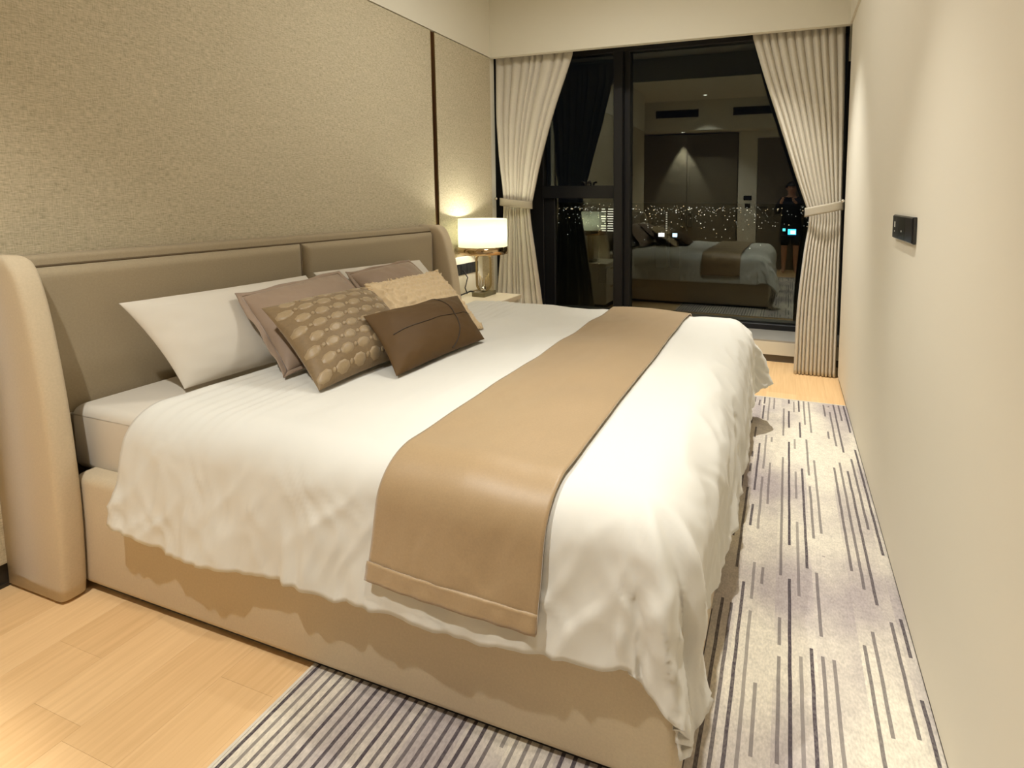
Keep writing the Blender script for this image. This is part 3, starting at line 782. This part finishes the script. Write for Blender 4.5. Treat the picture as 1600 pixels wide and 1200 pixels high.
# ------------------------------------------------------------------ curtains
floor_ = math.floor
def curtain(label, Lt, Rt, y0, folds, ztie, side, irr):
    cu = empty('curtain', ((lerp(Lt, 0)+lerp(Rt, 0))/2, y0, 0.008), label, 'curtain', 'tied back curtains at the window')
    ztop = 2.70
    def f(u, v):
        z = 0.008+(ztop-0.008)*v
        a, b_ = lerp(Lt, z), lerp(Rt, z)
        near = exp(-((z-ztie)/0.25)**2)
        A = 0.052*(1-0.35*near)
        # unequal pleats: soft pipes with narrow grooves between them
        uu = u + irr*(0.030*sin(2*pi*u*1.7+side)+0.018*sin(2*pi*u*3.1+2*side))*sin(pi*u)
        ph = pi*folds*uu
        pipe = abs(sin(ph))**0.6
        x = a+(b_-a)*u
        y = y0 + 0.02 - A*pipe*(0.75+0.35*nz(floor_(uu*folds)*1.7, side)) + irr*0.012*nz(u*4, z*0.5, 3+side)
        y += -0.02*(1-sstep(0.0, 1.2, z)) + 0.06*sstep(1.9, 2.6, z)
        return (x, y, z)
    o = grid('curtain_cloth', f, folds*20, 90, CURT, cu)
    s2 = o.modifiers.new('thickness', 'SOLIDIFY'); s2.thickness = 0.003
    return cu
Lc = curtain('left linen curtain with a tie-back, beside the lamp',
             [(0.0, -2.50), (0.6, -2.44), (1.25, -2.385), (1.7, -2.42), (2.5, -2.47)],
             [(0.0, -1.965), (0.36, -2.005), (0.8, -2.07), (1.20, -2.125), (1.28, -2.10), (1.6, -2.02), (2.05, -1.885), (2.5, -1.742)], 4.055, 9, 1.25, 1.0, 1.0)
Rc = curtain('right linen curtain with a tie-back, in the corner by the plain wall',
             [(0.0, 0.078), (0.5, 0.088), (0.9, 0.12), (1.17, 0.150), (1.24, 0.130), (1.45, 0.055), (1.88, -0.088), (2.2, -0.195), (2.5, -0.286)],
             [(0.0, 0.372), (0.9, 0.370), (1.26, 0.368), (1.8, 0.362), (2.5, 0.352)], 4.045, 11, 1.24, 5.0, 0.3)
def tie(cu, xa, xb, za, zb, hgt, y0, hook):
    cx, ax = (xa+xb)/2, (xb-xa)/2
    def f(u, v):
        a = 2*pi*u
        x = cx+ax*cos(a); y = y0+0.052*sin(a)
        t = (x-xa)/(xb-xa)
        return (x, y, za+(zb-za)*t+hgt*(v-0.5))
    o = grid('tie_back', f, 48, 5, TIE, cu, closed_u=True)
    s2 = o.modifiers.new('thickness', 'SOLIDIFY'); s2.thickness = 0.005; s2.offset = 0
    bm = bmesh.new(); bmesh.ops.create_uvsphere(bm, u_segments=14, v_segments=8, radius=0.013, matrix=Matrix.Translation(hook))
    from_bm('tie_hook', bm, CHROME, o, True)
tie(Lc, -2.402, -2.092, 1.275, 1.245, 0.066, 4.045, (-2.41, 3.99, 1.30))
tie(Rc, 0.120, 0.379, 1.205, 1.262, 0.066, 4.035, (0.365, 3.985, 1.29))
for (x0, x1, nm) in ((-2.54, -1.70, 'curtain track hidden in the pocket above the left curtain'), (-0.33, 0.39, 'curtain track hidden in the pocket above the right curtain')):
    tag(box('curtain_track', x0, x1, 4.09, 4.13, 2.70, 2.72, WHITELAC, bev=0.003, seg=1), nm, 'curtain track', 'curtain tracks')

# ------------------------------------------------------------------ the city at night, far below the window
GZ = -120.0
tag(box('ground', -9000, 6000, 60, 16000, GZ-2, GZ, mat('night_ground', (0.004, 0.004, 0.005), 0.95), loc=(0, 1000, GZ)), **S)
LT = [emis('city_lamp_white', (1.0, 0.92, 0.75), 1.6), emis('city_lamp_warm', (1.0, 0.75, 0.42), 1.2), emis('city_lamp_dim', (0.9, 0.9, 0.8), 0.45)]
bm = bmesh.new()
for mi, cnt in ((0, 130), (1, 120), (2, 420)):
    for i in range(cnt):
        # clusters along roads, thicker towards the horizon
        q = random.random()
        dist = random.uniform(3000, 7000) if q < 0.68 else (random.uniform(2000, 3000) if q < 0.92 else random.uniform(1100, 2200))
        cl = random.choice([-0.53, -0.49, -0.40, -0.36, -0.30, -0.25, -0.2, -0.14, -0.1, -0.05, 0.02, -0.7, -0.9, 0.15, 0.3])
        ax = cl + random.gauss(0, 0.03)
        hh = random.choice([4, 6, 12, 30, 60])*random.random()
        r_ = dist*random.choice([0.0004, 0.0005, 0.0007])
        if random.random() < 0.03: r_ *= 1.6
        x, z = ax*dist, GZ+hh+r_
        n0 = len(bm.faces)
        add_box(bm, x-r_, x+r_, dist-r_, dist+r_, z-r_, z+r_)
        bm.faces.ensure_lookup_table()
        for f_ in bm.faces[n0:]: f_.material_index = mi
o = from_bm('city_lights', bm, LT[0]); o.data.materials.append(LT[1]); o.data.materials.append(LT[2])
tag(o, 'pinprick city lights scattered far outside the night window', 'city lights', None, 'stuff')
def tower(name, x0, x1, y, ztop, label, dep=30):
    t = empty(name, ((x0+x1)/2, y+dep/2, GZ), label, 'building', None)
    box('tower_body', x0, x1, y, y+dep, GZ, ztop, mat('dark_tower', (0.006, 0.006, 0.007), 0.8), t)
    return t
t = tower('office_tower', -256, -231, 700, -10, 'distant dark tower with lit floor bands, beside the mirrored lampshade')
for i in range(10):
    zz = -13.0-3.4*i
    for (a, b_) in ((-253, -245), (-243.5, -233)):
        if i % 4 == 2 and a < -250: a += 5
        box('lit_floor', a+random.random()*2, b_-random.random()*2, 699.4, 699.9, zz-0.6, zz+0.5, emis('lit_floor_white', (1.0, 0.93, 0.72), 1.1), t)
t = tower('slender_tower', -342, -332, 1500, -32, 'slim distant tower with a dotted edge of lights', 20)
for i in range(9): box('lit_window', -339, -335, 1499, 1499.8, -40-6.5*i, -36.5-6.5*i, emis('lit_window_dim', (1, 0.9, 0.7), 0.5), t)
for (x0, x1, c_, nm) in ((-216.6, -206, (1.0, 0.95, 0.9), 'white lit rooftop sign on a far building, left of the pair'), (-191.2, -183, (0.6, 0.85, 1.0), 'pale blue lit rooftop sign on a far building, right of the pair')):
    t = tower('sign_building', x0-4, x1+4, 900, -68, nm, 25)
    box('lit_sign', x0, x1, 899, 900, -65, -58.5, emis('sign_%d' % int(x0), c_, 2.2), t)
    box('sign_leg', (x0+x1)/2-1, (x0+x1)/2+1, 899.2, 900.5, -68, -65, BLACK, t)
t = tower('blue_sign_building', -8, 20, 800, -52, 'far building with a glowing blue sign next to the right curtain', 30)
bs = box('lit_sign', 1.2, 12.5, 799, 800, -50.0, -42.0, emis('sign_blue', (0.05, 0.5, 1.0), 3.0), t)
box('sign_core', 5.0, 11.5, 798.6, 799, -48.6, -44.0, emis('sign_core', (0.5, 0.95, 1.0), 6.0), bs)
box('lit_sign', -6.2, -2.2, 799, 800, -45.0, -41.0, emis('sign_cyan', (0.1, 0.75, 0.75), 2.0), t)
box('sign_post', -0.5, 0.5, 799.2, 800.5, -52, -42, BLACK, t)

# ------------------------------------------------------------------ the photographer, seen only in the window reflection
SKIN = mat('skin', lin(196, 150, 122), 0.6)
def skinned(name, verts, edges, mt, parent=None, loc=None, sub=2):
    bm = bmesh.new(); lay = bm.verts.layers.skin.verify(); vv = []
    for (x, y, z, r) in verts:
        v = bm.verts.new((x, y, z)); v[lay].radius = (r, r); vv.append(v)
    vv[0][lay].use_root = True
    for a, b_ in edges: bm.edges.new((vv[a], vv[b_]))
    me = bpy.data.meshes.new(name); bm.to_mesh(me); bm.free()
    if parent is None: o = link(name, me, mt, None, loc)
    else: o = link(name, me, mt, parent)
    md = o.modifiers.new('skin', 'SKIN'); md.use_smooth_shade = True
    o.modifiers.new('smooth', 'SUBSURF').levels = sub; o.modifiers['smooth'].render_levels = sub
    return o
bx_, by_ = 0.06, -0.40
def B(x, y, z, r): return (bx_+x, by_+y, z, r)
HV = [B(0, 0, 0.86, 0.13), B(0, 0, 1.02, 0.115), B(0, 0.0, 1.17, 0.125), B(0, -0.01, 1.29, 0.10), B(0, 0.0, 1.36, 0.05), B(0, 0.02, 1.43, 0.075), B(0, 0.025, 1.50, 0.088), B(0, 0.015, 1.57, 0.075)]
HE = [(0, 1), (1, 2), (2, 3), (3, 4), (4, 5), (5, 6), (6, 7)]
def limb(pts, start):
    i0 = len(HV); HV.extend(pts); HE.append((start, i0))
    for k in range(len(pts)-1): HE.append((i0+k, i0+k+1))
for sx in (-1, 1):
    # arms come forward, both hands hold the phone in front of the chest
    limb([B(sx*0.15, -0.01, 1.285, 0.06), B(sx*0.205, 0.01, 1.20, 0.048), B(sx*0.235, 0.06, 1.06, 0.040), (bx_*0.6+sx*0.16, by_+0.22, 1.17, 0.032), (sx*0.105, -0.085, 1.275, 0.022), (sx*0.094, -0.045, 1.29, 0.020)], 3)
    limb([B(sx*0.085, 0, 0.80, 0.09), B(sx*0.095, 0.02, 0.62, 0.07), B(sx*0.10, 0.03, 0.47, 0.055), B(sx*0.10, 0.0, 0.30, 0.052), B(sx*0.10, -0.02, 0.10, 0.034), B(sx*0.105, 0.03, 0.040, 0.032), B(sx*0.115, 0.13, 0.028, 0.024)], 0)
per = skinned('person', HV, HE, SKIN, None, (bx_, by_, 0.0))
tag(per, 'person in dark top and shorts holding up a phone, mirrored in the window', 'person')
# nose, ears, eyes
for (x, y, z, r, nm, mt2) in ((0, 0.115, 1.485, 0.014, 'nose', SKIN), (-0.088, 0.015, 1.49, 0.018, 'ear', SKIN), (0.088, 0.015, 1.49, 0.018, 'ear', SKIN),
                              (-0.032, 0.102, 1.51, 0.010, 'eye', BLACK), (0.032, 0.102, 1.51, 0.010, 'eye', BLACK), (0.0, 0.098, 1.45, 0.014, 'mouth', mat('lips', lin(160, 96, 86), 0.5))):
    bm = bmesh.new(); bmesh.ops.create_uvsphere(bm, u_segments=12, v_segments=8, radius=r, matrix=Matrix.Translation((bx_+x, by_+y, z)) @ Matrix.Diagonal((1.3 if nm == 'mouth' else 0.8, 0.7, 0.5 if nm == 'mouth' else 1.1, 1)))
    from_bm(nm, bm, mt2, per, True)
def hair_f(u, v):
    a = 2*pi*u; e = pi/2*v*1.0
    low = -0.35 if sin(a) < 0.2 else 0.12
    el = pi/2-(pi/2-low)*(1-v)
    return (bx_+0.102*cos(el)*cos(a), by_+0.012+0.108*cos(el)*sin(a), 1.515+0.105*sin(el))
hr = grid('hair', hair_f, 40, 14, mat('dark_hair', lin(28, 22, 18), 0.5), per, closed_u=True)
JK = [B(0, 0, 0.66, 0.19), B(0, 0, 0.86, 0.185), B(0, 0, 1.08, 0.175), B(0, -0.005, 1.25, 0.16), B(0, -0.005, 1.36, 0.085)]
JE = [(0, 1), (1, 2), (2, 3), (3, 4)]
for sx in (-1, 1):
    i0 = len(JK)
    JK += [B(sx*0.155, -0.01, 1.275, 0.078), B(sx*0.21, 0.01, 1.19, 0.066), B(sx*0.24, 0.06, 1.06, 0.056), (bx_*0.6+sx*0.165, by_+0.215, 1.165, 0.050), (sx*0.125, -0.12, 1.25, 0.042)]
    JE += [(3, i0), (i0, i0+1), (i0+1, i0+2), (i0+2, i0+3), (i0+3, i0+4)]
skinned('jacket', JK, JE, mat('dark_jacket', lin(26, 27, 34), 0.8), per)
SV = [B(0, 0, 0.98, 0.15), B(0, 0, 0.83, 0.17)]; SE = [(0, 1)]
for sx in (-1, 1):
    i0 = len(SV); SV += [B(sx*0.085, 0, 0.78, 0.12), B(sx*0.097, 0.015, 0.62, 0.105), B(sx*0.105, 0.025, 0.46, 0.098)]
    SE += [(1, i0), (i0, i0+1), (i0+1, i0+2)]
skinned('shorts', SV, SE, mat('dark_shorts', lin(40, 40, 42), 0.8), per)
for sx in (-1, 1):
    for k in range(4):
        zz = 1.322-0.017*k
        tube('finger', [(sx*0.094, -0.045, zz), (sx*0.090, -0.022, zz+0.002), (sx*0.080, -0.0105, zz+0.003), (sx*(0.060+0.003*k), -0.0105, zz+0.003)], [0.0085, 0.0085, 0.0075, 0.0055], SKIN, per, 8)
    tube('thumb', [(sx*0.098, -0.05, 1.285), (sx*0.085, -0.042, 1.275), (sx*0.065, -0.036, 1.283)], [0.010, 0.009, 0.006], SKIN, per, 8)
ph = tag(box('phone', -0.078, 0.078, -0.030, -0.022, 1.262, 1.338, GLOSSBLACK, bev=0.004, seg=3), 'black phone held up by the mirrored person', 'phone')
box('phone_lens', 0.045, 0.070, -0.022, -0.020, 1.305, 1.330, BLACK, ph, bev=0.004, seg=2)
